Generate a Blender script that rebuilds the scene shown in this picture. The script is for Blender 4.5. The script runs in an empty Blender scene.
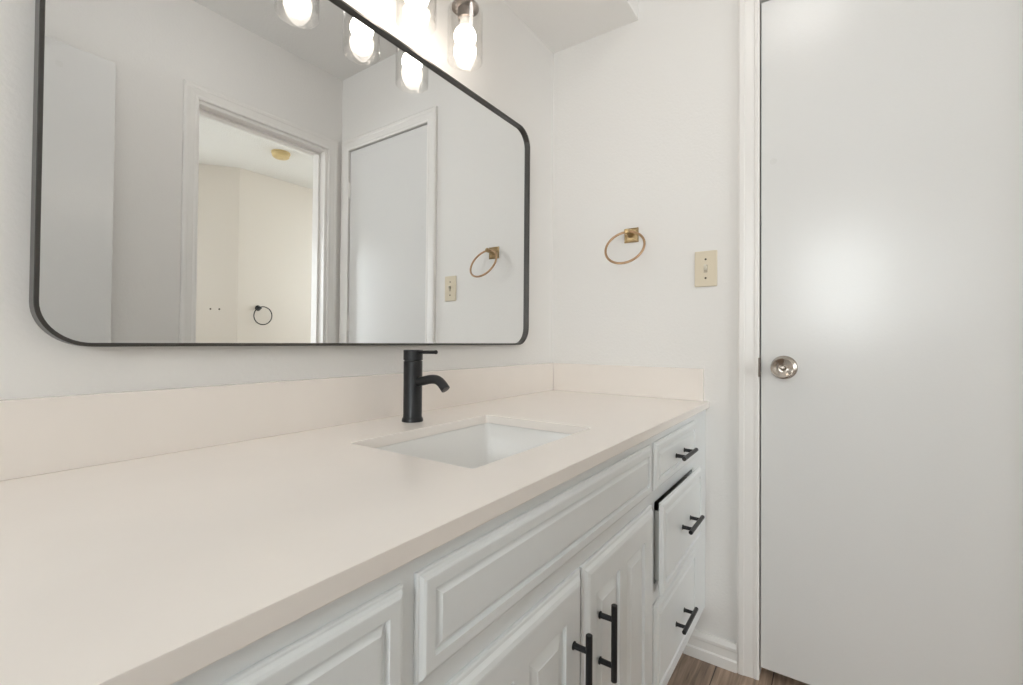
import bpy, bmesh, math
from mathutils import Vector, Matrix

sc = bpy.context.scene
COL = sc.collection
PI = math.pi

# ------------------------------------------------------------------ camera
CAM_Z, YAW, PITCH, ROLL, FPX, CYP = 1.007, .60751, .01285, .00804, 463.15, 335.15
cd = bpy.data.cameras.new('camera')
cam = bpy.data.objects.new('camera', cd)
COL.objects.link(cam)
c_, s_ = math.cos(YAW), math.sin(YAW)
cp, sp = math.cos(PITCH), math.sin(PITCH)
fw = Vector((c_ * cp, s_ * cp, sp))
rt = Vector((s_, -c_, 0))
up = Vector((-c_ * sp, -s_ * sp, cp))
ex = rt * math.cos(ROLL) + up * math.sin(ROLL)
ey = up * math.cos(ROLL) - rt * math.sin(ROLL)
m = Matrix((ex, ey, -fw)).transposed().to_4x4()
m.translation = Vector((0, 0, CAM_Z))
cam.matrix_world = m
cd.sensor_width = 36
cd.lens = FPX / 1023 * 36
cd.shift_y = -(342.5 - CYP) / 1023
cd.clip_start = .01
sc.camera = cam

# ------------------------------------------------------------------ colour, world, light levels
sc.view_settings.view_transform = 'Standard'
sc.view_settings.look = 'None'
sc.view_settings.exposure = 0.13
sc.view_settings.gamma = 1.0
sc.view_settings.use_curve_mapping = False
BULB = 20.0          # light of one glowing bulb
FILL_DOME = 6.5          # light of the added, unseen ceiling fill lamp
w = bpy.data.worlds.new('daylight')
sc.world = w
w.use_nodes = True
wt = w.node_tree
wt.nodes['Background'].inputs[0].default_value = (.955, .968, 1.0, 1)
tcw = wt.nodes.new('ShaderNodeTexCoord')          # overcast sky, brighter towards the sun on the left (-x) side
sx_ = wt.nodes.new('ShaderNodeSeparateXYZ')
mr = wt.nodes.new('ShaderNodeMapRange')
mr.inputs['From Min'].default_value = -.8
mr.inputs['From Max'].default_value = -.2
mr.inputs['To Min'].default_value = 15.0
mr.inputs['To Max'].default_value = 5.7
wt.links.new(tcw.outputs['Generated'], sx_.inputs[0])
wt.links.new(sx_.outputs['X'], mr.inputs['Value'])
wt.links.new(mr.outputs['Result'], wt.nodes['Background'].inputs[1])
sc.cycles.max_bounces = 16
sc.cycles.diffuse_bounces = 8
sc.cycles.glossy_bounces = 8
sc.cycles.transparent_max_bounces = 24


def portal(name, loc, rot, sx, sy):
    ld = bpy.data.lights.new(name, 'AREA')
    ld.shape = 'RECTANGLE'
    ld.size, ld.size_y = sx, sy
    ld.cycles.is_portal = True
    o = bpy.data.objects.new(name, ld)
    o.location, o.rotation_euler = loc, rot
    COL.objects.link(o)


# sampling portals in the openings of the added windows (they give no light of their own)
portal('window_portal', (-1.5, -.05, 1.5), (0, -PI / 2, 0), .9, .66)
portal('window_portal', (-1.2, -1.6, 1.5), (0, -PI / 2, 0), .8, .4)
portal('window_portal', (3.3, -1.4, 1.5), (0, PI / 2, 0), 1.3, 1.4)
portal('window_portal', (.25, -3.0, 1.4), (PI / 2, 0, 0), 1.5, 1.4)

# ------------------------------------------------------------------ materials


def mat(name, col, rough=.5, metal=0.0, bump=0.0, scale=100.0, detail=2.0, spec=.5, var=0.0, vscale=3.0, dist=.001, coat=0.0):
    mt = bpy.data.materials.new(name)
    mt.use_nodes = True
    nt = mt.node_tree
    b = nt.nodes['Principled BSDF']
    b.inputs['Base Color'].default_value = (*col, 1)
    b.inputs['Roughness'].default_value = rough
    b.inputs['Metallic'].default_value = metal
    b.inputs['Specular IOR Level'].default_value = spec
    b.inputs['Coat Weight'].default_value = coat
    tc = nt.nodes.new('ShaderNodeTexCoord')
    if var:
        n = nt.nodes.new('ShaderNodeTexNoise')
        n.inputs['Scale'].default_value = vscale
        n.inputs['Detail'].default_value = 4
        nt.links.new(tc.outputs['Object'], n.inputs['Vector'])
        mx = nt.nodes.new('ShaderNodeMix')
        mx.data_type = 'RGBA'
        mx.inputs[6].default_value = (*[c * (1 - var) for c in col], 1)
        mx.inputs[7].default_value = (*[min(1, c * (1 + var)) for c in col], 1)
        nt.links.new(n.outputs['Fac'], mx.inputs[0])
        nt.links.new(mx.outputs[2], b.inputs['Base Color'])
    if bump:
        n = nt.nodes.new('ShaderNodeTexNoise')
        n.inputs['Scale'].default_value = scale
        n.inputs['Detail'].default_value = detail
        nt.links.new(tc.outputs['Object'], n.inputs['Vector'])
        bp = nt.nodes.new('ShaderNodeBump')
        bp.inputs['Strength'].default_value = bump
        bp.inputs['Distance'].default_value = dist
        nt.links.new(n.outputs['Fac'], bp.inputs['Height'])
        nt.links.new(bp.outputs['Normal'], b.inputs['Normal'])
    return mt


M_WALL = mat('white_orange_peel_paint', (.80, .785, .765), .55, bump=.55, scale=130, detail=3, dist=.0012, spec=.35)
M_FAR = mat('cream_wall_paint', (.72, .675, .61), .6, bump=.4, scale=120, dist=.001, spec=.3)
M_CEIL = mat('ceiling_paint', (.80, .79, .775), .7, bump=.5, scale=90, dist=.002)
M_SOFF = mat('soffit_paint', (.87, .86, .845), .6, bump=.4, scale=130, detail=3, dist=.001)
M_POP = mat('popcorn_ceiling', (.74, .73, .69), .9, bump=1.0, scale=140, detail=6, dist=.006)
M_TRIM = mat('white_trim_paint', (.82, .80, .775), .32, bump=.12, scale=40, dist=.0005)
M_DOOR = mat('white_semigloss_door_paint', (.735, .73, .72), .23, bump=.35, scale=150, detail=3, dist=.0006, spec=.5)
M_CAB = mat('white_cabinet_paint', (.785, .81, .82), .36, bump=.12, scale=60, dist=.0004, var=.015, vscale=20)
M_DARK = mat('dark_cabinet_inside', (.09, .08, .07), .8, var=.1)
M_BOX = mat('painted_drawer_box', (.55, .545, .52), .6, var=.04)
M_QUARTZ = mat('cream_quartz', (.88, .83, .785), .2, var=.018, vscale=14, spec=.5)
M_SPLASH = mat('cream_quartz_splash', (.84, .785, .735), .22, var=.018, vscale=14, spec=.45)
M_PORC = mat('white_porcelain', (.80, .795, .78), .12, var=.01, coat=.3)
M_BLACK = mat('matte_black_metal', (.022, .023, .025), .38, metal=.35, var=.1, vscale=60)
M_FRAME = mat('brushed_black_frame', (.10, .096, .092), .3, metal=.9, var=.1, vscale=50)
M_DISC = mat('dark_aerator', (.13, .12, .115), .45, metal=.4, var=.1)
M_BRASS = mat('antique_brass', (.50, .33, .20), .3, metal=1.0, var=.18, vscale=60)
M_BRASSP = mat('antique_brass_plate', (.42, .31, .17), .32, metal=1.0, var=.3, vscale=50)
M_NICKEL = mat('satin_nickel', (.52, .47, .42), .22, metal=1.0, var=.06, vscale=30)
M_BRONZE = mat('bronze_fixture_metal', (.20, .17, .15), .3, metal=.9, var=.1, vscale=30)
M_IVORY = mat('ivory_plastic', (.70, .62, .48), .35, var=.02)
M_SCREW = mat('dark_screw', (.10, .085, .06), .4, metal=.7, var=.1)
M_YELLOW = mat('yellowed_plastic', (.62, .48, .24), .45, var=.05)
M_SOCK = mat('white_bulb_collar', (.82, .80, .76), .4, var=.01)
M_SMUDGE = mat('filled_spot', (.66, .655, .64), .45, var=.04, vscale=90)
M_CAULK = mat('white_caulk', (.78, .77, .74), .5, var=.02)


def glass_mat(name, tint, extra):
    mt = bpy.data.materials.new(name)
    mt.use_nodes = True
    nt = mt.node_tree
    nt.nodes.remove(nt.nodes['Principled BSDF'])
    out = nt.nodes['Material Output']
    tr = nt.nodes.new('ShaderNodeBsdfTransparent')
    tr.inputs[0].default_value = (*tint, 1)
    gl = nt.nodes.new('ShaderNodeBsdfGlossy')
    gl.inputs['Roughness'].default_value = .02
    fr = nt.nodes.new('ShaderNodeFresnel')
    geo = nt.nodes.new('ShaderNodeNewGeometry')
    io = nt.nodes.new('ShaderNodeMapRange')      # same reflectance on the inner and outer face of the thin wall
    io.inputs['To Min'].default_value = 1.5
    io.inputs['To Max'].default_value = 1 / 1.5
    nt.links.new(geo.outputs['Backfacing'], io.inputs['Value'])
    nt.links.new(io.outputs['Result'], fr.inputs['IOR'])
    ad = nt.nodes.new('ShaderNodeMath')
    ad.operation = 'MULTIPLY_ADD'
    ad.use_clamp = True
    ad.inputs[1].default_value = 1.0
    ad.inputs[2].default_value = extra
    nz = nt.nodes.new('ShaderNodeTexNoise')
    nz.inputs['Scale'].default_value = 18
    bp = nt.nodes.new('ShaderNodeBump')
    bp.inputs['Strength'].default_value = .05
    mx = nt.nodes.new('ShaderNodeMixShader')
    L = nt.links.new
    L(nz.outputs['Fac'], bp.inputs['Height'])
    L(bp.outputs['Normal'], gl.inputs['Normal'])
    L(fr.outputs[0], ad.inputs[0])
    L(ad.outputs[0], mx.inputs[0])
    L(tr.outputs[0], mx.inputs[1])
    L(gl.outputs[0], mx.inputs[2])
    L(mx.outputs[0], out.inputs[0])
    return mt


M_GLASS = glass_mat('clear_shade_glass', (.992, .99, .985), .025)
M_PANE = glass_mat('window_pane_glass', (.95, .97, .96), 0)


def mirror_mat():
    mt = bpy.data.materials.new('mirror_silvering')
    mt.use_nodes = True
    nt = mt.node_tree
    b = nt.nodes['Principled BSDF']
    b.inputs['Metallic'].default_value = 1
    b.inputs['Roughness'].default_value = 0
    n = nt.nodes.new('ShaderNodeTexNoise')
    n.inputs['Scale'].default_value = 1.5
    mx = nt.nodes.new('ShaderNodeMix')
    mx.data_type = 'RGBA'
    mx.inputs[6].default_value = (.83, .845, .85, 1)
    mx.inputs[7].default_value = (.84, .85, .855, 1)
    nt.links.new(n.outputs['Fac'], mx.inputs[0])
    nt.links.new(mx.outputs[2], b.inputs['Base Color'])
    return mt


M_MIRROR = mirror_mat()


def bulb_mat():
    mt = bpy.data.materials.new('glowing_bulb')
    mt.use_nodes = True
    nt = mt.node_tree
    b = nt.nodes['Principled BSDF']
    b.inputs['Base Color'].default_value = (.9, .9, .88, 1)
    b.inputs['Emission Color'].default_value = (1.0, .90, .80, 1)
    b.inputs['Emission Strength'].default_value = BULB
    return mt


M_BULB = bulb_mat()


def floor_mat():
    mt = bpy.data.materials.new('brown_wood_planks')
    mt.use_nodes = True
    nt = mt.node_tree
    b = nt.nodes['Principled BSDF']
    b.inputs['Roughness'].default_value = .42
    tc = nt.nodes.new('ShaderNodeTexCoord')
    L = nt.links.new
    br = nt.nodes.new('ShaderNodeTexBrick')
    br.inputs['Color1'].default_value = (.36, .265, .20, 1)
    br.inputs['Color2'].default_value = (.27, .195, .148, 1)
    br.inputs['Mortar'].default_value = (.05, .032, .024, 1)
    br.inputs['Scale'].default_value = 1
    br.inputs['Mortar Size'].default_value = .0015
    br.inputs['Brick Width'].default_value = 1.2
    br.inputs['Row Height'].default_value = .15
    L(tc.outputs['Object'], br.inputs['Vector'])
    mp = nt.nodes.new('ShaderNodeMapping')
    mp.inputs['Scale'].default_value = (4, 60, 1)
    L(tc.outputs['Object'], mp.inputs['Vector'])
    n = nt.nodes.new('ShaderNodeTexNoise')
    n.inputs['Scale'].default_value = 1.6
    n.inputs['Detail'].default_value = 7
    n.inputs['Distortion'].default_value = .6
    L(mp.outputs[0], n.inputs['Vector'])
    rp = nt.nodes.new('ShaderNodeValToRGB')
    rp.color_ramp.elements[0].position = .3
    rp.color_ramp.elements[0].color = (.55, .53, .52, 1)
    rp.color_ramp.elements[1].position = .7
    rp.color_ramp.elements[1].color = (1.35, 1.32, 1.28, 1)
    L(n.outputs['Fac'], rp.inputs[0])
    mx = nt.nodes.new('ShaderNodeMix')
    mx.data_type = 'RGBA'
    mx.blend_type = 'MULTIPLY'
    mx.inputs[0].default_value = 1
    L(br.outputs['Color'], mx.inputs[6])
    L(rp.outputs[0], mx.inputs[7])
    L(mx.outputs[2], b.inputs['Base Color'])
    bp = nt.nodes.new('ShaderNodeBump')
    bp.inputs['Strength'].default_value = .2
    bp.inputs['Distance'].default_value = .0006
    L(n.outputs['Fac'], bp.inputs['Height'])
    L(bp.outputs['Normal'], b.inputs['Normal'])
    return mt


M_FLOOR = floor_mat()

# ------------------------------------------------------------------ mesh helpers


def box(bm, x0, x1, y0, y1, z0, z1):
    v = [bm.verts.new((x, y, z)) for x in (x0, x1) for y in (y0, y1) for z in (z0, z1)]
    for f in ((0, 1, 3, 2), (4, 6, 7, 5), (0, 4, 5, 1), (2, 3, 7, 6), (0, 2, 6, 4), (1, 5, 7, 3)):
        bm.faces.new([v[i] for i in f])


def boxes(*bs):
    bm = bmesh.new()
    for b in bs:
        box(bm, *b)
    return bm


def frame_from(d):
    d = Vector(d).normalized()
    a = Vector((0, 0, 1)) if abs(d.z) < .9 else Vector((1, 0, 0))
    u = d.cross(a).normalized()
    return u, d.cross(u).normalized()


def rev(bm, prof, origin, axis, n=48, cap=True):
    """prof: (radius, distance along axis)"""
    o, ax = Vector(origin), Vector(axis).normalized()
    u, v = frame_from(ax)
    rings = []
    for r, t in prof:
        if r < 1e-6:
            rings.append([bm.verts.new(o + ax * t)])
        else:
            rings.append([bm.verts.new(o + ax * t + (u * math.cos(a) + v * math.sin(a)) * r) for a in [2 * PI * k / n for k in range(n)]])
    for A, B in zip(rings, rings[1:]):
        for k in range(n):
            k2 = (k + 1) % n
            if len(A) == 1 and len(B) == 1:
                continue
            if len(A) == 1:
                bm.faces.new((A[0], B[k], B[k2]))
            elif len(B) == 1:
                bm.faces.new((A[k], B[0], A[k2]))
            else:
                bm.faces.new((A[k], B[k], B[k2], A[k2]))
    if cap:
        for R in (rings[0], rings[-1]):
            if len(R) > 1:
                bm.faces.new(R)
    bmesh.ops.recalc_face_normals(bm, faces=bm.faces)
    return bm


def tube(bm, pts, rad, n=20, closed=False):
    P = [Vector(p) for p in pts]
    m_ = len(P)
    rr = rad if isinstance(rad, (list, tuple)) else [rad] * m_
    T = []
    for i in range(m_):
        if closed:
            t = P[(i + 1) % m_] - P[i - 1]
        else:
            t = P[min(i + 1, m_ - 1)] - P[max(i - 1, 0)]
        T.append(t.normalized())
    u, _ = frame_from(T[0])
    rings = []
    for i in range(m_):
        u = (u - T[i] * u.dot(T[i])).normalized()
        v = T[i].cross(u)
        rings.append([bm.verts.new(P[i] + (u * math.cos(a) + v * math.sin(a)) * rr[i]) for a in [2 * PI * k / n for k in range(n)]])
    for i in range(m_ if closed else m_ - 1):
        A, B = rings[i], rings[(i + 1) % m_]
        for k in range(n):
            bm.faces.new((A[k], B[k], B[(k + 1) % n], A[(k + 1) % n]))
    if not closed:
        bm.faces.new(rings[0])
        bm.faces.new(rings[-1])
    bmesh.ops.recalc_face_normals(bm, faces=bm.faces)
    return bm


def smooth_curve(pts, per=8):
    P = [Vector(p) for p in pts]
    P = [P[0] * 2 - P[1]] + P + [P[-1] * 2 - P[-2]]
    out = []
    for i in range(1, len(P) - 2):
        for k in range(per):
            t = k / per
            a, b, c, d = P[i - 1:i + 3]
            out.append(.5 * ((2 * b) + (c - a) * t + (2 * a - 5 * b + 4 * c - d) * t * t + (3 * b - a - 3 * c + d) * t ** 3))
    out.append(P[-2])
    return out


def obj(name, bm, mt, parent=None, loc=None, smooth=False, bevel=0.0, seg=2, recalc=True):
    if recalc:
        bmesh.ops.recalc_face_normals(bm, faces=bm.faces)
    me = bpy.data.meshes.new(name)
    bm.to_mesh(me)
    bm.free()
    me.materials.append(mt)
    o = bpy.data.objects.new(name, me)
    COL.objects.link(o)
    if smooth:
        for p in me.polygons:
            p.use_smooth = True
        me.set_sharp_from_angle(angle=math.radians(38))
    if bevel:
        b = o.modifiers.new('bevel', 'BEVEL')
        b.width = bevel
        b.segments = seg
        b.limit_method = 'ANGLE'
        b.angle_limit = math.radians(40)
        b.harden_normals = False
    if parent:
        o.parent = parent
        o.location = loc if loc else Vector((0, 0, 0))
    elif loc:
        o.location = loc
    return o


def recenter(o, base):
    """move the origin of a mesh to base without moving the mesh"""
    b = Vector(base)
    o.data.transform(Matrix.Translation(-b))
    o.location = b


def thing(name, loc, label, cat, group=None):
    o = bpy.data.objects.new(name, None)
    o.empty_display_size = .05
    o.location = loc
    COL.objects.link(o)
    o['label'] = label
    o['category'] = cat
    if group:
        o['group'] = group
    return o


def part(name, bm, mt, parent, label=None, **kw):
    """bm in world coordinates; parent may sit anywhere (no rotation)"""
    o = obj(name, bm, mt, **kw)
    w_ = Vector((0, 0, 0))
    p = parent
    while p:
        w_ += p.location
        p = p.parent
    o.data.transform(Matrix.Translation(-w_))
    o.parent = parent
    if label:
        o['label'] = label
    return o


def struct(name, bm, mt, **kw):
    o = obj(name, bm, mt, **kw)
    o['kind'] = 'structure'
    return o


# ------------------------------------------------------------------ the room
XL, XR, YB, YF, ZC = -1.5, 1.582, -.497, .907, 2.47      # bath: left, right, back wall, mirror wall, ceiling
T = .115
DY0, DY1, DZ = -.419, .1805, 2.047                        # closet door opening in the right wall
OX0, OX1, OZ = .862, 1.495, 2.050                        # doorway in the back wall
PX0, PX1 = -.90, -.18                                    # second doorway, whose door stands folded back
NY = -3.0                                                # far side of the next room

struct('floor', boxes((XL - .2, 3.4, NY - .2, YF + .1, -.06, 0)), M_FLOOR)
struct('wall_front', boxes((XL, XR + T, YF, YF + T, 0, ZC)), M_WALL)
# opening in the left wall, added to let in daylight
wy0, wy1, wz0, wz1 = -.38, .28, 1.05, 1.95
struct('wall_left', boxes((XL - T, XL, YB - T, wy0, 0, ZC), (XL - T, XL, wy1, YF, 0, ZC), (XL - T, XL, wy0, wy1, 0, wz0), (XL - T, XL, wy0, wy1, wz1, ZC)), M_WALL)
struct('wall_right', boxes((XR, XR + T, DY1 + .004, YF, 0, ZC), (XR, XR + T, YB, DY0 - .004, 0, ZC), (XR, XR + T, DY0 - .004, DY1 + .004, DZ + .006, ZC),
                           (XR + .06, XR + T, DY0 - .004, DY1 + .004, 0, DZ + .006)), M_WALL)
struct('wall_back', boxes((XL, PX0, YB - T, YB, 0, ZC), (PX1, OX0, YB - T, YB, 0, ZC), (OX1, XR + T, YB - T, YB, 0, ZC),
                          (PX0, PX1, YB - T, YB, OZ, ZC), (OX0, OX1, YB - T, YB, OZ, ZC)), M_WALL)
struct('ceiling', boxes((XL, XR, YB, YF, ZC, ZC + .08)), M_CEIL)
struct('ceiling_soffit', boxes((XL, XR, .565, YF, 2.145, ZC)), M_SOFF)

# the next room, seen through the doorway in the mirror
ZN = 2.46
struct('wall_next_far', boxes((1.89, 3.3, -2.46, -2.36, 0, ZN)), M_FAR)
bm = bmesh.new()
q = [(1.89, -2.36), (1.20, -2.91), (1.14, -2.83 - .2), (1.89, -2.46)]
vb = [bm.verts.new((x, y, 0)) for x, y in q]
vt = [bm.verts.new((x, y, ZN)) for x, y in q]
bm.faces.new(vb[::-1])
bm.faces.new(vt)
for i in range(4):
    bm.faces.new((vb[i], vb[(i + 1) % 4], vt[(i + 1) % 4], vt[i]))
struct('wall_next_angled', bm, M_FAR)
struct('wall_next_back', boxes((-1.2, -.5, NY, NY + .1, 0, ZN), (1.0, 1.25, NY, NY + .1, 0, ZN), (-.5, 1.0, NY, NY + .1, 0, .7), (-.5, 1.0, NY, NY + .1, 2.1, ZN)), M_FAR)
struct('wall_next_right', boxes((3.3, 3.4, -2.46, -2.1, 0, ZN), (3.3, 3.4, -.7, YB - T, 0, ZN), (3.3, 3.4, -2.1, -.7, 0, .85), (3.3, 3.4, -2.1, -.7, 2.15, ZN)), M_FAR)
ny0, ny1, nz0, nz1 = -1.8, -1.4, 1.1, 1.9
struct('wall_next_left', boxes((-1.3, -1.2, NY, ny0, 0, ZN), (-1.3, -1.2, ny1, YB - T, 0, ZN), (-1.3, -1.2, ny0, ny1, 0, nz0), (-1.3, -1.2, ny0, ny1, nz1, ZN)), M_FAR)
struct('wall_next_near', boxes((XR + T, 3.3, YB - T, YB - T + .1, 0, ZN)), M_FAR)
struct('ceiling_next', boxes((-1.3, 3.4, NY, YB - T, ZN, ZN + .08)), M_POP)


def added_window_back(n, y, x0, x1, z0, z1):
    f = .045
    root = struct('window_%d' % n, boxes((x0, x0 + f, y + .02, y + .08, z0, z1), (x1 - f, x1, y + .02, y + .08, z0, z1),
                                         (x0 + f, x1 - f, y + .02, y + .08, z0, z0 + f), (x0 + f, x1 - f, y + .02, y + .08, z1 - f, z1),
                                         (x0 + f, x1 - f, y + .03, y + .07, (z0 + z1) / 2 - .02, (z0 + z1) / 2 + .02)), M_TRIM)
    part('pane', boxes((x0 + f, x1 - f, y + .048, y + .052, z0 + f, (z0 + z1) / 2 - .02), (x0 + f, x1 - f, y + .048, y + .052, (z0 + z1) / 2 + .02, z1 - f)), M_PANE, root)


def window(n, x, y0, y1, z0, z1):
    f = .045
    root = struct('window_%d' % n, boxes((x - .08, x - .02, y0, y0 + f, z0, z1), (x - .08, x - .02, y1 - f, y1, z0, z1),
                                         (x - .08, x - .02, y0 + f, y1 - f, z0, z0 + f), (x - .08, x - .02, y0 + f, y1 - f, z1 - f, z1),
                                         (x - .07, x - .03, y0 + f, y1 - f, (z0 + z1) / 2 - .02, (z0 + z1) / 2 + .02)), M_TRIM)
    part('pane', boxes((x - .052, x - .048, y0 + f, y1 - f, z0 + f, (z0 + z1) / 2 - .02), (x - .052, x - .048, y0 + f, y1 - f, (z0 + z1) / 2 + .02, z1 - f)), M_PANE, root)


window(1, XL, wy0, wy1, wz0, wz1)  # unseen, added to bring daylight into the bathroom
window(2, -1.2, ny0, ny1, nz0, nz1)  # unseen, added to light the doorway jamb from the left
window(3, 3.42, -2.1, -.7, .85, 2.15)  # out of view, added to brighten the next room's far wall
added_window_back(4, NY, -.5, 1.0, .7, 2.1)  # out of view, added to light the cabinet fronts through the doorway

# casing profile across its width: (distance from the opening edge, how far it stands out)
CAS = [(0, .0), (0, .009), (.004, .0110), (.012, .0112), (.015, .0098), (.018, .0105), (.036, .0125), (.039, .0125), (.042, .0145), (.054, .0150), (.060, .0115), (.060, 0)]


def casing(name, a0, a1, top, axis, wall, sgn, width=1.0, width1=None):
    """mitred door casing round an opening a0..a1 x 0..top; axis 'x' or 'y' runs along the wall; sgn = way into the room"""
    bm = bmesh.new()
    w1 = width if width1 is None else width1
    path = [(a0, 0, -1, 0, width), (a0, top, -1, 1, width), (a1, top, 1, 1, w1), (a1, 0, 1, 0, w1)]
    rings = []
    for (a, z, da, dz, wd) in path:
        r = []
        for d, h in CAS:
            aa, zz = a + da * d * wd, z + dz * d
            r.append(bm.verts.new((aa, wall + sgn * h, zz) if axis == 'x' else (wall + sgn * h, aa, zz)))
        rings.append(r)
    for A, B in zip(rings, rings[1:]):
        for k in range(len(CAS) - 1):
            bm.faces.new((A[k], A[k + 1], B[k + 1], B[k]))
    bm.faces.new(rings[0])
    bm.faces.new(rings[-1])
    return struct(name, bm, M_TRIM)


tr1 = casing('trim_1', DY0 - .003, DY1 + .003, DZ + .005, 'y', XR, -1)
casing('trim_2', OX0, OX1, OZ, 'x', YB, 1, width=.92)
casing('trim_3', PX0, PX1, OZ, 'x', YB, 1)
casing('trim_4', OX0, OX1, OZ, 'x', YB - T, -1)
# jamb boards and door stops
struct('trim_5', boxes((OX0, OX0 + .008, YB - T, YB, 0, OZ), (OX1 - .016, OX1, YB - T, YB, 0, OZ), (OX0 + .008, OX1 - .016, YB - T, YB, OZ - .016, OZ),
                       (OX0 + .008, OX0 + .014, YB - .075, YB - .045, 0, OZ - .016), (OX1 - .027, OX1 - .016, YB - .075, YB - .045, 0, OZ - .016),
                       (OX0 + .014, OX1 - .027, YB - .075, YB - .045, OZ - .027, OZ - .016)), M_TRIM, bevel=.0015)
struct('trim_6', boxes((PX0, PX0 + .016, YB - T, YB, 0, OZ), (PX1 - .016, PX1, YB - T, YB, 0, OZ), (PX0 + .016, PX1 - .016, YB - T, YB, OZ - .016, OZ)), M_TRIM, bevel=.0015)
# strike plate on the latch side of the closet door frame
part('strike_plate', boxes((XR - .0112, XR + .002, DY1 + .0005, DY1 + .006, .905, .963)), M_BRONZE, tr1, bevel=.001)

BASE = [(0, 0), (.017, 0), (.017, .030), (.012, .034), (.012, .058), (.0155, .062), (.0155, .070), (.009, .082), (0, .082)]


def baseboard(name, p0, p1, nrm):
    bm = bmesh.new()
    R = [[bm.verts.new((p[0] + nrm[0] * d, p[1] + nrm[1] * d, z)) for d, z in BASE] for p in (p0, p1)]
    for k in range(len(BASE)):
        k2 = (k + 1) % len(BASE)
        bm.faces.new((R[0][k], R[0][k2], R[1][k2], R[1][k]))
    bm.faces.new(R[0])
    bm.faces.new(R[1])
    return struct(name, bm, M_TRIM)


baseboard('baseboard_right', (XR, DY1 + .063), (XR, .40), (-1, 0))
baseboard('baseboard_back', (PX1 + .06, YB), (OX0 - .06, YB), (0, 1))
baseboard('baseboard_left', (XL, YB), (XL, YF), (1, 0))

# closet door on the right wall
d1 = struct('door_1', boxes((XR + .002, XR + .037, DY0, DY1, .034, DZ)), M_DOOR, bevel=.0015)
kx = XR + .002
ky, kz = .1195, .936
part('door_knob', rev(bmesh.new(), [(0, -.001), (.0335, -.001), (.0345, .003), (.031, .008), (.024, .011), (.0135, .014), (.0115, .022), (.014, .031),
                                  (.023, .037), (.0295, .043), (.0310, .049), (.0300, .0545), (.0270, .0570), (.0235, .0560), (.018, .0520), (.012, .0495), (.0082, .0490), (.0075, .0525), (.0060, .0550), (.003, .0560), (0, .0562)],
                          (kx, ky, kz), (-1, 0, 0), 64), M_NICKEL, d1, smooth=True)
part('latch_bolt', boxes((XR + .008, XR + .03, DY1 - .002, DY1 + .0035, .922, .948)), M_NICKEL, d1)
part('paint_spot', rev(bmesh.new(), [(0, 0), (.0085, 0), (.0095, -.0006), (0, -.0008)], (XR + .0016, .148, 1.553), (1, 0, 0), 24), M_SMUDGE, d1, label='faint grey filled spot')
for hz in (1.83, 1.10, .25):
    hb = bmesh.new()
    rev(hb, [(.0, 0), (.0055, 0), (.0055, .088), (0, .088)], (XR - .0055, DY0 - .0045, hz - .044), (0, 0, 1), 16)
    box(hb, XR - .003, XR + .0015, DY0 - .0005, DY0 + .006, hz - .044, hz + .044)
    rev(hb, [(0, 0), (.0035, .001), (.0035, .004), (0, .006)], (XR - .0055, DY0 - .0045, hz + .043), (0, 0, 1), 12)
    part('hinge', hb, M_TRIM, d1)

# door leaf of the other doorway, folded back flat against the back wall
bm = boxes((-.172, .566, -.472, -.437, .02, 2.04))
d2 = struct('door_2', bm, M_DOOR, bevel=.0015)
part('paint_spot', rev(bmesh.new(), [(0, 0), (.010, 0), (.011, -.0006), (0, -.0008)], (.411, -.4366, 1.961), (0, -1, 0), 24), M_SMUDGE, d2, label='faint grey filled spot')
for hz in (1.83, 1.05, .25):
    part('hinge', rev(bmesh.new(), [(.0, 0), (.0055, 0), (.0055, .088), (0, .088)], (-.176, -.4785, hz - .044), (0, 0, 1), 16), M_TRIM, d2)

# ------------------------------------------------------------------ vanity
ZT = .8198                   # top of the counter
CT = .0205                   # its thickness
YC = .3260                    # counter front edge
FY = .337                    # cabinet face frame
VX0 = -.14                   # left end of vanity
G = .0015


def rect(x0, x1, z0, z1, i):
    return [(x0 + i, z0 + i), (x1 - i, z0 + i), (x1 - i, z1 - i), (x0 + i, z1 - i)]


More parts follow.
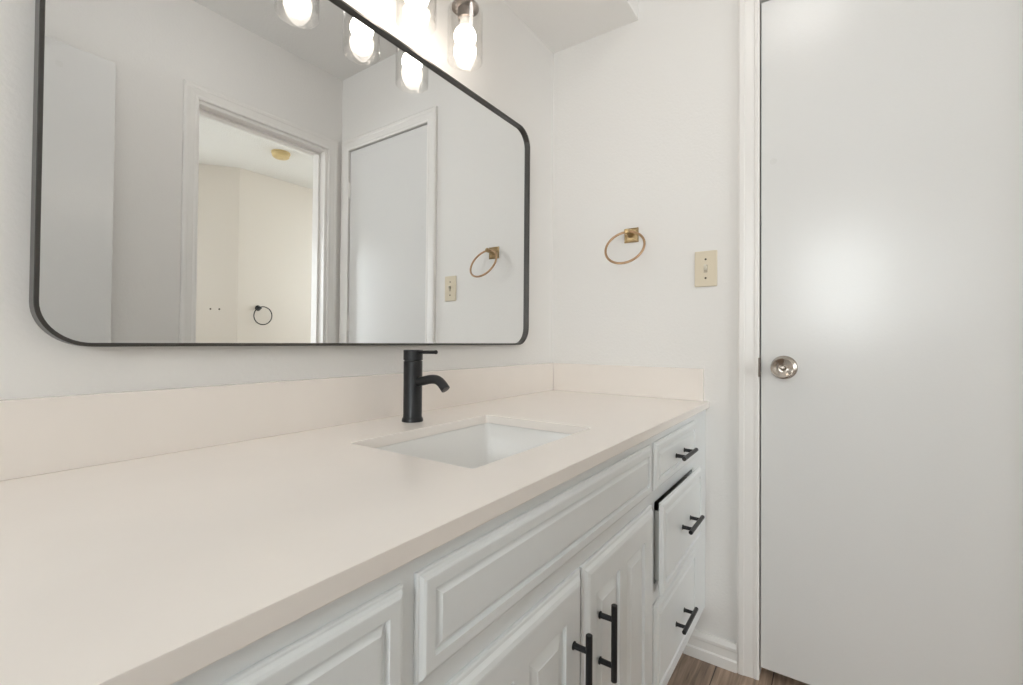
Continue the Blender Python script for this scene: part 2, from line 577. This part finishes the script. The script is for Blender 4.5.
def front_panel(x0, x1, z0, z1, yback, th=.0095, holes=None, k=.68):
    """routed raised-panel front facing -y. holes: list of panel rectangles (sunk raised panels); None = one wide raised field"""
    bm = bmesh.new()
    Y = lambda h: yback - h

    def ring(r, h):
        return [bm.verts.new((x, Y(h), z)) for x, z in r]

    def bridge(A, B):
        for k in range(4):
            bm.faces.new((A[k], A[(k + 1) % 4], B[(k + 1) % 4], B[k]))
    outer = [(0, 0), (0, th * .35), (.0015 * k, th * .45), (.004 * k, th * .50), (.0050 * k, th * .58), (.0075 * k, th * .82), (.0115 * k, th * .98), (.0135 * k, th)]
    rs = [ring(rect(x0, x1, z0, z1, i), h) for i, h in outer]
    bm.faces.new(rs[0])
    for A, B in zip(rs, rs[1:]):
        bridge(A, B)
    if holes is None:
        field = [(.0205, th), (.0225, th - .0048), (.0240, th - .0050), (.0300, th - .0006), (.0310, th)]
        r2 = [ring(rect(x0, x1, z0, z1, i), h) for i, h in field]
        bridge(rs[-1], r2[0])
        for A, B in zip(r2, r2[1:]):
            bridge(A, B)
        bm.faces.new(r2[-1])
    else:
        i = outer[-1][0]
        xs = sorted({x0 + i, x1 - i} | {v for h in holes for v in h[:2]})
        zs = sorted({z0 + i, z1 - i} | {v for h in holes for v in h[2:]})
        V = {}

        def gv(x, z):
            k = (round(x, 5), round(z, 5))
            if k not in V:
                V[k] = bm.verts.new((x, Y(th), z))
            return V[k]
        for v, (x, z) in zip(rs[-1], rect(x0, x1, z0, z1, i)):
            V[(round(x, 5), round(z, 5))] = v
        for a, b in zip(xs, xs[1:]):
            for c, d in zip(zs, zs[1:]):
                if any(h[0] <= a + 1e-6 and b <= h[1] + 1e-6 and h[2] <= c + 1e-6 and d <= h[3] + 1e-6 for h in holes):
                    continue
                bm.faces.new((gv(a, c), gv(b, c), gv(b, d), gv(a, d)))
        for h in holes:
            prof = [(.0, th), (.0015, th - .0055), (.0045, th - .0062), (.0225, th - .0012), (.0235, th - .0004)]
            prev = [gv(h[0], h[2]), gv(h[1], h[2]), gv(h[1], h[3]), gv(h[0], h[3])]
            for i2, hh in prof[1:]:
                cur = ring(rect(*h, i2), hh)
                bridge(prev, cur)
                prev = cur
            bm.faces.new(prev)
    return bm


def bar_pull(parent, base, along, blen=.126, post=.076, out=.0255, rad=.0051):
    """black bar pull; base = middle point on the front's surface, along = 'x' or 'z'"""
    b = Vector(base)
    a = Vector((1, 0, 0)) if along == 'x' else Vector((0, 0, 1))
    bm = bmesh.new()
    c = b + Vector((0, -out, 0))
    rev(bm, [(0, -blen / 2), (rad - .0007, -blen / 2), (rad, -blen / 2 + .0007), (rad, blen / 2 - .0007), (rad - .0007, blen / 2), (0, blen / 2)], c, a, 24)
    for s in (-1, 1):
        rev(bm, [(.0062, -.0002), (.0062, .0012), (.0046, .002), (.0043, out)], b + a * (s * post / 2), (0, -1, 0), 20)
    return part('handle', bm, M_BLACK, parent, smooth=True)


van = thing('vanity_cabinet', (.72, .62, 0), 'long white painted vanity cabinet with raised panel doors and drawers under the cream counter', 'cabinet')
ZK = .165                    # underside of the carcass above the toe kick
ZB = ZT - CT
fr0 = ZB - .0285             # bottom of the top rail
cells = []                   # face frame openings (x0,x1,z0,z1)
SX0, SX1 = .335, 1.0
RX0, RX1 = 1.062, 1.408
LX0, LX1 = -.075, .28
zrows = [(.195, .395), (.455, .641), (.690, .757)]
bm = bmesh.new()
# stiles and rails of the face frame
FB = FY + .019


def ff(x0, x1, z0, z1):
    box(bm, x0, x1, FY, FB, z0, z1)


XE = XR - .001
ff(VX0, LX0, ZK, ZB)
ff(LX1, SX0, ZK, ZB)
ff(SX1, RX0, ZK, ZB)
ff(RX1, XE, ZK, ZB)
for a, b in ((LX0, LX1), (RX0, RX1)):
    zz = ZK
    for z0, z1 in zrows:
        ff(a, b, zz, z0)
        zz = z1
    ff(a, b, zz, ZB)
ff(SX0, SX1, ZK, ZK + .03)
ff(SX0, SX1, .635, .700)
ff(SX0, SX1, .765, ZB)
part('face_frame', bm, M_CAB, van)
part('side_panel', boxes((VX0, VX0 + .018, FB, YF - .001, 0, ZB)), M_CAB, van)
part('carcass', boxes((VX0 + .018, XE, YF - .012, YF - .001, ZK, ZB), (VX0 + .018, XE, FB, YF - .012, ZK, ZK + .016),
                      (LX1 + .01, LX1 + .026, FB, YF - .012, ZK + .016, ZB), (RX0 - .04, RX0 - .024, FB, YF - .012, ZK + .016, ZB), (XE - .012, XE, FB, YF - .012, ZK + .016, ZB)), M_DARK, van)
part('toe_kick', boxes((VX0 + .018, XE, FY + .075, FY + .09, 0, ZK)), M_CAB, van)
YP = FY - .0005              # back of overlay fronts

# sink base: false drawer front and two doors
part('false_drawer_front', front_panel(.321, 1.020, .671, .780, YP), M_CAB, van)


def door_front(x0, x1, px, hx):
    z0, z1, th = .165, .645, .0125
    holes = [(px, px + .102, z0 + .058, .588), (px + .1385, px + .2405, z0 + .058, .588)]
    d = part('cabinet_door', front_panel(x0, x1, z0, z1, YP, th=th, holes=holes, k=1.45), M_CAB, van)
    bar_pull(d, (hx, YP - th, .508), 'z')


door_front(.325, .674, .374, .638)
door_front(.680, 1.030, .7215, .7345)


def drawer(x0, x1, z0, z1, out, cx, cz, label=None, rot=0.0):
    y = YP - out
    f = part('drawer', front_panel(x0, x1, z0, z1, y), M_CAB, van, label=label)
    bar_pull(f, (cx, y - .0095, cz), 'x')
    if out > .004:
        a, b = x0 + .024, x1 - .012
        part('drawer_box', boxes((a, a + .012, y + .0005, y + .42, z0 + .022, z1 - .03), (b - .012, b, y + .0005, y + .42, z0 + .022, z1 - .03),
                                 (a + .012, b - .012, y + .0005, y + .012, z0 + .022, z1 - .03), (a + .012, b - .012, y + .408, y + .42, z0 + .022, z1 - .03),
                                 (a + .012, b - .012, y + .012, y + .408, z0 + .022, z0 + .028)), M_BOX, f)
    return f


drawer(1.045, 1.422, .671, .780, 0, 1.243, .7205)
drawer(1.042, 1.419, .441, .648, .0165, 1.242, .545, 'drawer standing slightly open')
drawer(1.050, 1.424, .195, .412, 0, 1.248, .295)
drawer(-.093, .304, .671, .777, 0, .102, .7205)
drawer(-.093, .304, .441, .648, 0, .102, .545)
drawer(-.093, .304, .195, .412, 0, .102, .295)

# countertop with the cut-out for the basin
S0, S1, S2, S3 = .527, .931, .432, .722
YS = YF - .02


def slab_with_hole(x0, x1, y0, y1, z0, z1, h, r):
    bm = bmesh.new()
    n = 6

    def loop(z, rect_, rr):
        a0, a1, b0, b1 = rect_
        vs = []
        for cx_, cy_, st in ((a1 - rr, b0 + rr, -PI / 2), (a1 - rr, b1 - rr, 0), (a0 + rr, b1 - rr, PI / 2), (a0 + rr, b0 + rr, PI)):
            for k in range(n + 1):
                t = st + PI / 2 * k / n
                vs.append(bm.verts.new((cx_ + rr * math.cos(t), cy_ + rr * math.sin(t), z)))
        return vs
    O = {z: loop(z, (x0, x1, y0, y1), .0008) for z in (z0, z1)}
    I = {z: loop(z, h, r) for z in (z0, z1)}
    N = len(O[z0])
    for k in range(N):
        j = (k + 1) % N
        bm.faces.new((O[z0][k], O[z0][j], O[z1][j], O[z1][k]))
        bm.faces.new((I[z0][k], I[z1][k], I[z1][j], I[z0][j]))
        bm.faces.new((O[z1][k], O[z1][j], I[z1][j], I[z1][k]))
        bm.faces.new((O[z0][k], I[z0][k], I[z0][j], O[z0][j]))
    return bm


ct = obj('countertop', slab_with_hole(VX0 - .02, XR, YC, YF, ZB, ZT, (S0, S1, S2, S3), .006), M_QUARTZ, bevel=.0014)
recenter(ct, (.72, .6, ZB))
ct['label'] = 'long cream quartz countertop with a rectangular sink cut-out, on the white vanity'
ct['category'] = 'countertop'
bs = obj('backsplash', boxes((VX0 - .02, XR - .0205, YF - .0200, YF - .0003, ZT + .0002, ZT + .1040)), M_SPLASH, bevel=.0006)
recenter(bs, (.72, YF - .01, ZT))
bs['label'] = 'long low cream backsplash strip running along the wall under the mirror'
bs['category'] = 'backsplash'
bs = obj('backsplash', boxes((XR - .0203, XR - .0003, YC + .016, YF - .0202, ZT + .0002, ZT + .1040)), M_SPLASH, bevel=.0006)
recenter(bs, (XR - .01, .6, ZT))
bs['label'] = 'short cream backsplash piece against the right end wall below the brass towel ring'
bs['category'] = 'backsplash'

# undermount basin
sk = thing('sink', ((S0 + S1) / 2, (S2 + S3) / 2, ZB - .14), 'rectangular white porcelain undermount sink sunk into the counter in front of the black faucet', 'sink')


def bowl():
    bm = bmesh.new()
    n = 6

    def loop(z, ins, rr):
        a0, a1, b0, b1 = S0 + ins, S1 - ins, S2 + ins, S3 - ins
        vs = []
        for cx_, cy_, st in ((a1 - rr, b0 + rr, -PI / 2), (a1 - rr, b1 - rr, 0), (a0 + rr, b1 - rr, PI / 2), (a0 + rr, b0 + rr, PI)):
            for k in range(n + 1):
                t = st + PI / 2 * k / n
                vs.append(bm.verts.new((cx_ + rr * math.cos(t), cy_ + rr * math.sin(t), z)))
        return vs
    zt = ZB - .0004
    prof = [(-.022, zt - .012, .02), (-.022, zt, .02), (-.003, zt, .012), (-.001, zt - .004, .012), (.006, zt - .05, .016), (.015, zt - .095, .022), (.026, zt - .112, .03), (.045, zt - .119, .03), (.10, zt - .123, .02), (.125, zt - .124, .01)]
    L = [loop(z, i, r) for i, z, r in prof]
    N = len(L[0])
    for A, B in zip(L, L[1:]):
        for k in range(N):
            bm.faces.new((A[k], A[(k + 1) % N], B[(k + 1) % N], B[k]))
    bm.faces.new(L[-1])
    out = [(-.010, zt - .012, .02), (-.004, zt - .06, .02), (.008, zt - .115, .03), (.04, zt - .134, .03)]
    L2 = [L[0]] + [loop(z, i, r) for i, z, r in out]
    for A, B in zip(L2, L2[1:]):
        for k in range(N):
            bm.faces.new((A[k], B[k], B[(k + 1) % N], A[(k + 1) % N]))
    bm.faces.new(L2[-1])
    return bm


part('basin', bowl(), M_PORC, sk, smooth=True)
part('drain', rev(bmesh.new(), [(.0, .002), (.010, .0025), (.018, .004), (.022, .003), (.0235, .0), (.0235, -.002)], ((S0 + S1) / 2, (S2 + S3) / 2, ZB - .1243), (0, 0, 1), 40), M_BLACK, sk, smooth=True)

# faucet
fx, fy = .754, .802
fa = thing('faucet', (fx, fy, ZT), 'matte black single-hole faucet with a curved spout and pin lever, behind the sink', 'faucet')
part('body', rev(bmesh.new(), [(0, 0), (.0243, 0), (.0246, .002), (.0240, .006), (.0222, .0095), (.0214, .011), (.0216, .1389), (.0206, .1396), (0, .1396)], (fx, fy, ZT), (0, 0, 1), 64), M_BLACK, fa, smooth=True)
part('cap', rev(bmesh.new(), [(0, 0), (.0200, 0), (.0200, .0016), (.0222, .0022), (.0222, .0245), (.0214, .0255), (0, .0255)], (fx, fy, ZT + .1396), (0, 0, 1), 64), M_BLACK, fa, smooth=True)
lv = bmesh.new()
rev(lv, [(0, 0), (.0041, 0), (.0041, .0515), (.0046, .0520), (.0046, .0560), (.0035, .0572), (0, .0572)], (fx, fy - .018, ZT + .1600), (0, -1, .02), 20)
part('lever', lv, M_BLACK, fa, smooth=True)
spath = smooth_curve([(fx, .792, ZT + .0915), (fx, .768, ZT + .0950), (fx, .748, ZT + .0992), (fx, .728, ZT + .0998), (fx, .713, ZT + .0935), (fx, .699, ZT + .0800)], 8)
so = part('spout', tube(bmesh.new(), spath, [.0112 if i < 4 else .0103 for i in range(len(spath))], 28), M_BLACK, fa, smooth=True)
td = (spath[-1] - spath[-2]).normalized()
part('aerator', rev(bmesh.new(), [(0, -.001), (.0080, -.001), (.0080, .0008), (.0072, .0012), (0, .0010)], spath[-1], td, 24), M_DISC, so, label='dark grey aerator disc', smooth=True)

# ------------------------------------------------------------------ mirror
mi = thing('wall_mirror', (.757, YF - .002, .994), 'large rectangular mirror with rounded corners and a thin black metal frame, above the counter', 'mirror')
MX0, MX1, MZ0, MZ1, MR = .143, 1.371, .994, 1.748, .062


def rr_loop(ins, y, n=14):
    a0, a1, b0, b1, r = MX0 + ins, MX1 - ins, MZ0 + ins, MZ1 - ins, MR - ins
    P = []
    for cx_, cz_, st in ((a1 - r, b0 + r, -PI / 2), (a1 - r, b1 - r, 0), (a0 + r, b1 - r, PI / 2), (a0 + r, b0 + r, PI)):
        for k in range(n + 1):
            t = st + PI / 2 * k / n
            P.append((cx_ + r * math.cos(t), y, cz_ + r * math.sin(t)))
    return P


bm = bmesh.new()
prof = [(.0, YF - .0015), (0, YF - .0275), (.0008, YF - .0285), (.0048, YF - .0285), (.0056, YF - .0275), (.0056, YF - .0015)]
R = [[bm.verts.new(p) for p in rr_loop(i, y)] for i, y in prof]
N = len(R[0])
for A, B in zip(R, R[1:] + R[:1]):
    for k in range(N):
        bm.faces.new((A[k], A[(k + 1) % N], B[(k + 1) % N], B[k]))
part('frame', bm, M_FRAME, mi, smooth=True)
bm = bmesh.new()
A = [bm.verts.new(p) for p in rr_loop(.0054, YF - .018)]
B = [bm.verts.new(p) for p in rr_loop(.0054, YF - .0125)]
bm.faces.new(A)
bm.faces.new(B[::-1])
for k in range(N):
    bm.faces.new((A[k], A[(k + 1) % N], B[(k + 1) % N], B[k]))
part('glass', bm, M_MIRROR, mi)

# ------------------------------------------------------------------ vanity light with three glass shades
LY = .79
LXS = (.913, .741, .569)
vl = thing('vanity_light', (.741, YF - .002, 1.93), 'bronze three-lamp vanity light with clear glass shades on the wall above the mirror', 'wall light')
part('back_plate', boxes((.741 - .10, .741 + .10, YF - .022, YF - .001, 1.90, 2.01)), M_BRONZE, vl, bevel=.004)
bm = bmesh.new()
rev(bm, [(0, 0), (.008, 0), (.008, .40), (0, .40)], (.541, .845, 1.955), (1, 0, 0), 20)
rev(bm, [(.009, 0), (.009, .045)], (.741, YF - .018, 1.955), (0, -1, 0), 20)
part('crossbar', bm, M_BRONZE, vl, smooth=True)
ZD = 1.876
for lx in LXS:
    bm = bmesh.new()
    tube(bm, smooth_curve([(lx, .845, 1.955), (lx, .815, 1.953), (lx, .795, 1.943), (lx, LY, 1.925), (lx, LY, 1.90)], 6), .0065, 16)
    rev(bm, [(.0, 0), (.018, 0), (.0195, -.004), (.0195, -.028), (.0355, -.031), (.0355, -.035), (.0195, -.037), (.0195, -.062), (.0165, -.064), (.0165, -.058), (0, -.058)], (lx, LY, ZD + .034), (0, 0, 1), 40)
    sok = part('socket', bm, M_BRONZE, vl, smooth=True)
    zt = ZD - .0022
    zb = 1.735
    g = bmesh.new()
    rev(g, [(.0200, zt), (.0400, zt), (.0445, zt - .003), (.0460, zt - .010), (.0460, zb + .001), (.0452, zb), (.0440, zb + .0006), (.0437, zb + .002), (.0437, zt - .011),
            (.0425, zt - .0045), (.0395, zt - .0023), (.0200, zt - .0023), (.0200, zt)], (lx, LY, 0), (0, 0, 1), 64, cap=False)
    part('glass_shade', g, M_GLASS, vl, smooth=True)
    part('bulb_collar', rev(bmesh.new(), [(.0, .0), (.0135, .0), (.0140, -.012), (.0165, -.022), (.0205, -.030)], (lx, LY, ZD - .026), (0, 0, 1), 32), M_SOCK, vl, smooth=True)
    pr = [(.0205, 1.8205)] + [(.0288 * math.sin(math.radians(t)) if t > 0 else 0, 1.801 - .0288 * math.cos(math.radians(t))) for t in range(132, -1, -12)]
    part('bulb', rev(bmesh.new(), pr, (lx, LY, 0), (0, 0, 1), 40, cap=False), M_BULB, vl, smooth=True, label='glowing frosted bulb')

# ------------------------------------------------------------------ brass towel ring and light switch on the end wall
tr = thing('towel_ring', (XR, .5855, 1.3875), 'antique brass towel ring on a square plate, on the white end wall above the counter', 'towel ring')
bm = bmesh.new()
y0, z0, h = .5855, 1.3835, .0250
rs = []
for i, d in ((0, 0), (0, .006), (.003, .008), (.0045, .0065), (.0075, .0065), (.010, .0085), (.018, .0085)):
    rs.append([bm.verts.new((XR - d, y0 + sy * (h - i), z0 + sz * (h - i))) for sy, sz in ((-1, -1), (1, -1), (1, 1), (-1, 1))])
for A, B in zip(rs, rs[1:]):
    for k in range(4):
        bm.faces.new((A[k], A[(k + 1) % 4], B[(k + 1) % 4], B[k]))
bm.faces.new(rs[-1])
bm.faces.new(rs[0])
part('mounting_plate', bm, M_BRASSP, tr)
bm = bmesh.new()
rev(bm, [(.011, 0), (.009, .006), (.0075, .012), (.0075, .030), (.009, .033), (.009, .046), (.006, .049), (0, .049)], (XR - .008, y0, z0), (-1, 0, .10), 28)
part('post', bm, M_BRASSP, tr, smooth=True)
R_, ph, ps = .0665, math.radians(28), math.radians(4)
a = Vector((-math.sin(ps), math.cos(ps), 0))
d = Vector((-math.sin(ph), 0, -math.cos(ph)))
d = (d - a * a.dot(d)).normalized()
ce = Vector((1.540, y0, 1.388)) + d * R_
part('ring', tube(bmesh.new(), [ce + (a * math.cos(t) + d * math.sin(t)) * R_ for t in [2 * PI * k / 96 for k in range(96)]], .0041, 14, closed=True), M_BRASS, tr, smooth=True)

sw = thing('light_switch', (XR, .3375, 1.245), 'ivory toggle light switch plate on the white end wall, beside the door casing', 'light switch')
y0, z0 = .3375, 1.245
part('cover_plate', boxes((XR - .0055, XR, y0 - .0345, y0 + .0345, z0 - .0575, z0 + .0575)), M_IVORY, sw, bevel=.003, seg=3)
bm = boxes((XR - .0068, XR - .004, y0 - .0055, y0 + .0055, z0 - .0125, z0 + .0125))
part('toggle_slot', bm, mat('ivory_recess', (.46, .40, .31), .6, var=.05), sw, bevel=.0008)
bm = bmesh.new()
vs = [(XR - .006, y0 - .0042, z0 - .004), (XR - .006, y0 + .0042, z0 - .004), (XR - .006, y0 + .0042, z0 + .008), (XR - .006, y0 - .0042, z0 + .008),
      (XR - .0155, y0 - .0036, z0 + .006), (XR - .0155, y0 + .0036, z0 + .006), (XR - .0165, y0 + .0036, z0 + .0125), (XR - .0165, y0 - .0036, z0 + .0125)]
V = [bm.verts.new(p) for p in vs]
for f in ((0, 1, 2, 3), (4, 5, 6, 7), (0, 1, 5, 4), (1, 2, 6, 5), (2, 3, 7, 6), (3, 0, 4, 7)):
    bm.faces.new([V[i] for i in f])
part('toggle', bm, mat('pale_toggle', (.72, .68, .58), .3, var=.03), sw, bevel=.0006)
for dz in (-.0302, .0302):
    part('screw', rev(bmesh.new(), [(0, 0), (.0032, 0), (.0032, .0012), (.0018, .0018), (0, .0018)], (XR - .0052, y0, z0 + dz), (-1, 0, 0), 16), M_SCREW, sw, label='dark screw head')

# ------------------------------------------------------------------ next room: black towel ring, smoke detector, two wall anchors
yb = -2.36
t2 = thing('towel_ring', (2.058, yb, 1.278), 'round black towel ring on the next room\'s cream wall, seen in the mirror', 'towel ring')
part('mounting_plate', rev(bmesh.new(), [(0, 0), (.024, 0), (.025, .004), (.022, .008), (.012, .010), (.010, .022), (.012, .030), (.012, .044), (0, .046)], (2.058, yb, 1.278), (0, 1, 0), 32), M_BLACK, t2, smooth=True)
part('ring', tube(bmesh.new(), [(2.085 + .078 * math.cos(t), yb + .037 + .004 * math.sin(t), 1.212 + .078 * math.sin(t)) for t in [2 * PI * k / 72 for k in range(72)]], .0045, 12, closed=True), M_BLACK, t2, smooth=True)
sd = thing('smoke_detector', (1.915, -1.755, ZN), 'small round yellowed smoke detector on the ceiling of the next room, seen in the mirror', 'smoke detector')
part('base', rev(bmesh.new(), [(0, 0), (.068, 0), (.068, -.010), (.062, -.012), (0, -.012)], (1.915, -1.755, ZN), (0, 0, 1), 48), M_YELLOW, sd, smooth=True)
part('cover', rev(bmesh.new(), [(.060, -.012), (.064, -.014), (.060, -.034), (.050, -.042), (.018, -.044), (.016, -.041), (0, -.041)], (1.915, -1.755, ZN), (0, 0, 1), 48), M_YELLOW, sd, smooth=True)
nx, ny = (-.69, -.55)
ln = math.hypot(nx, ny)
ux, uy = nx / ln, ny / ln
for k, s in enumerate((.135, .200)):
    px_, py_ = 1.89 + ux * s, -2.36 + uy * s
    an = obj('wall_anchor', rev(bmesh.new(), [(0, -.004), (.006, -.004), (.0075, .001), (.0065, .003), (.003, .0035), (0, .002)], (0, 0, 0), (uy, -ux, 0), 20), M_SCREW, smooth=True)
    an.location = (px_, py_, 1.255)
    an['label'] = 'tiny dark wall anchor on the next room\'s wall, %s of the pair in the mirror' % ('right' if k == 0 else 'left')
    an['category'] = 'wall anchor'
    an['group'] = 'pair of wall anchors'

# unseen flush ceiling lamp, added as fill light for the bathroom
cl = thing('ceiling_light', (.80, .10, ZC), 'round white flush ceiling lamp in the middle of the bathroom ceiling', 'ceiling light')
part('base', rev(bmesh.new(), [(0, 0), (.17, 0), (.172, -.02), (.16, -.03), (0, -.03)], (.80, .10, ZC), (0, 0, 1), 48), M_TRIM, cl, smooth=True)
lm = M_BULB.copy()
lm.name = 'lit_diffuser'
lm.node_tree.nodes['Principled BSDF'].inputs['Emission Color'].default_value = (1.0, .97, .94, 1)
lm.node_tree.nodes['Principled BSDF'].inputs['Emission Strength'].default_value = FILL_DOME
part('diffuser', rev(bmesh.new(), [(.155, -.031), (.15, -.05), (.12, -.075), (.07, -.09), (0, -.095)], (.80, .10, ZC), (0, 0, 1), 48), lm, cl, smooth=True)
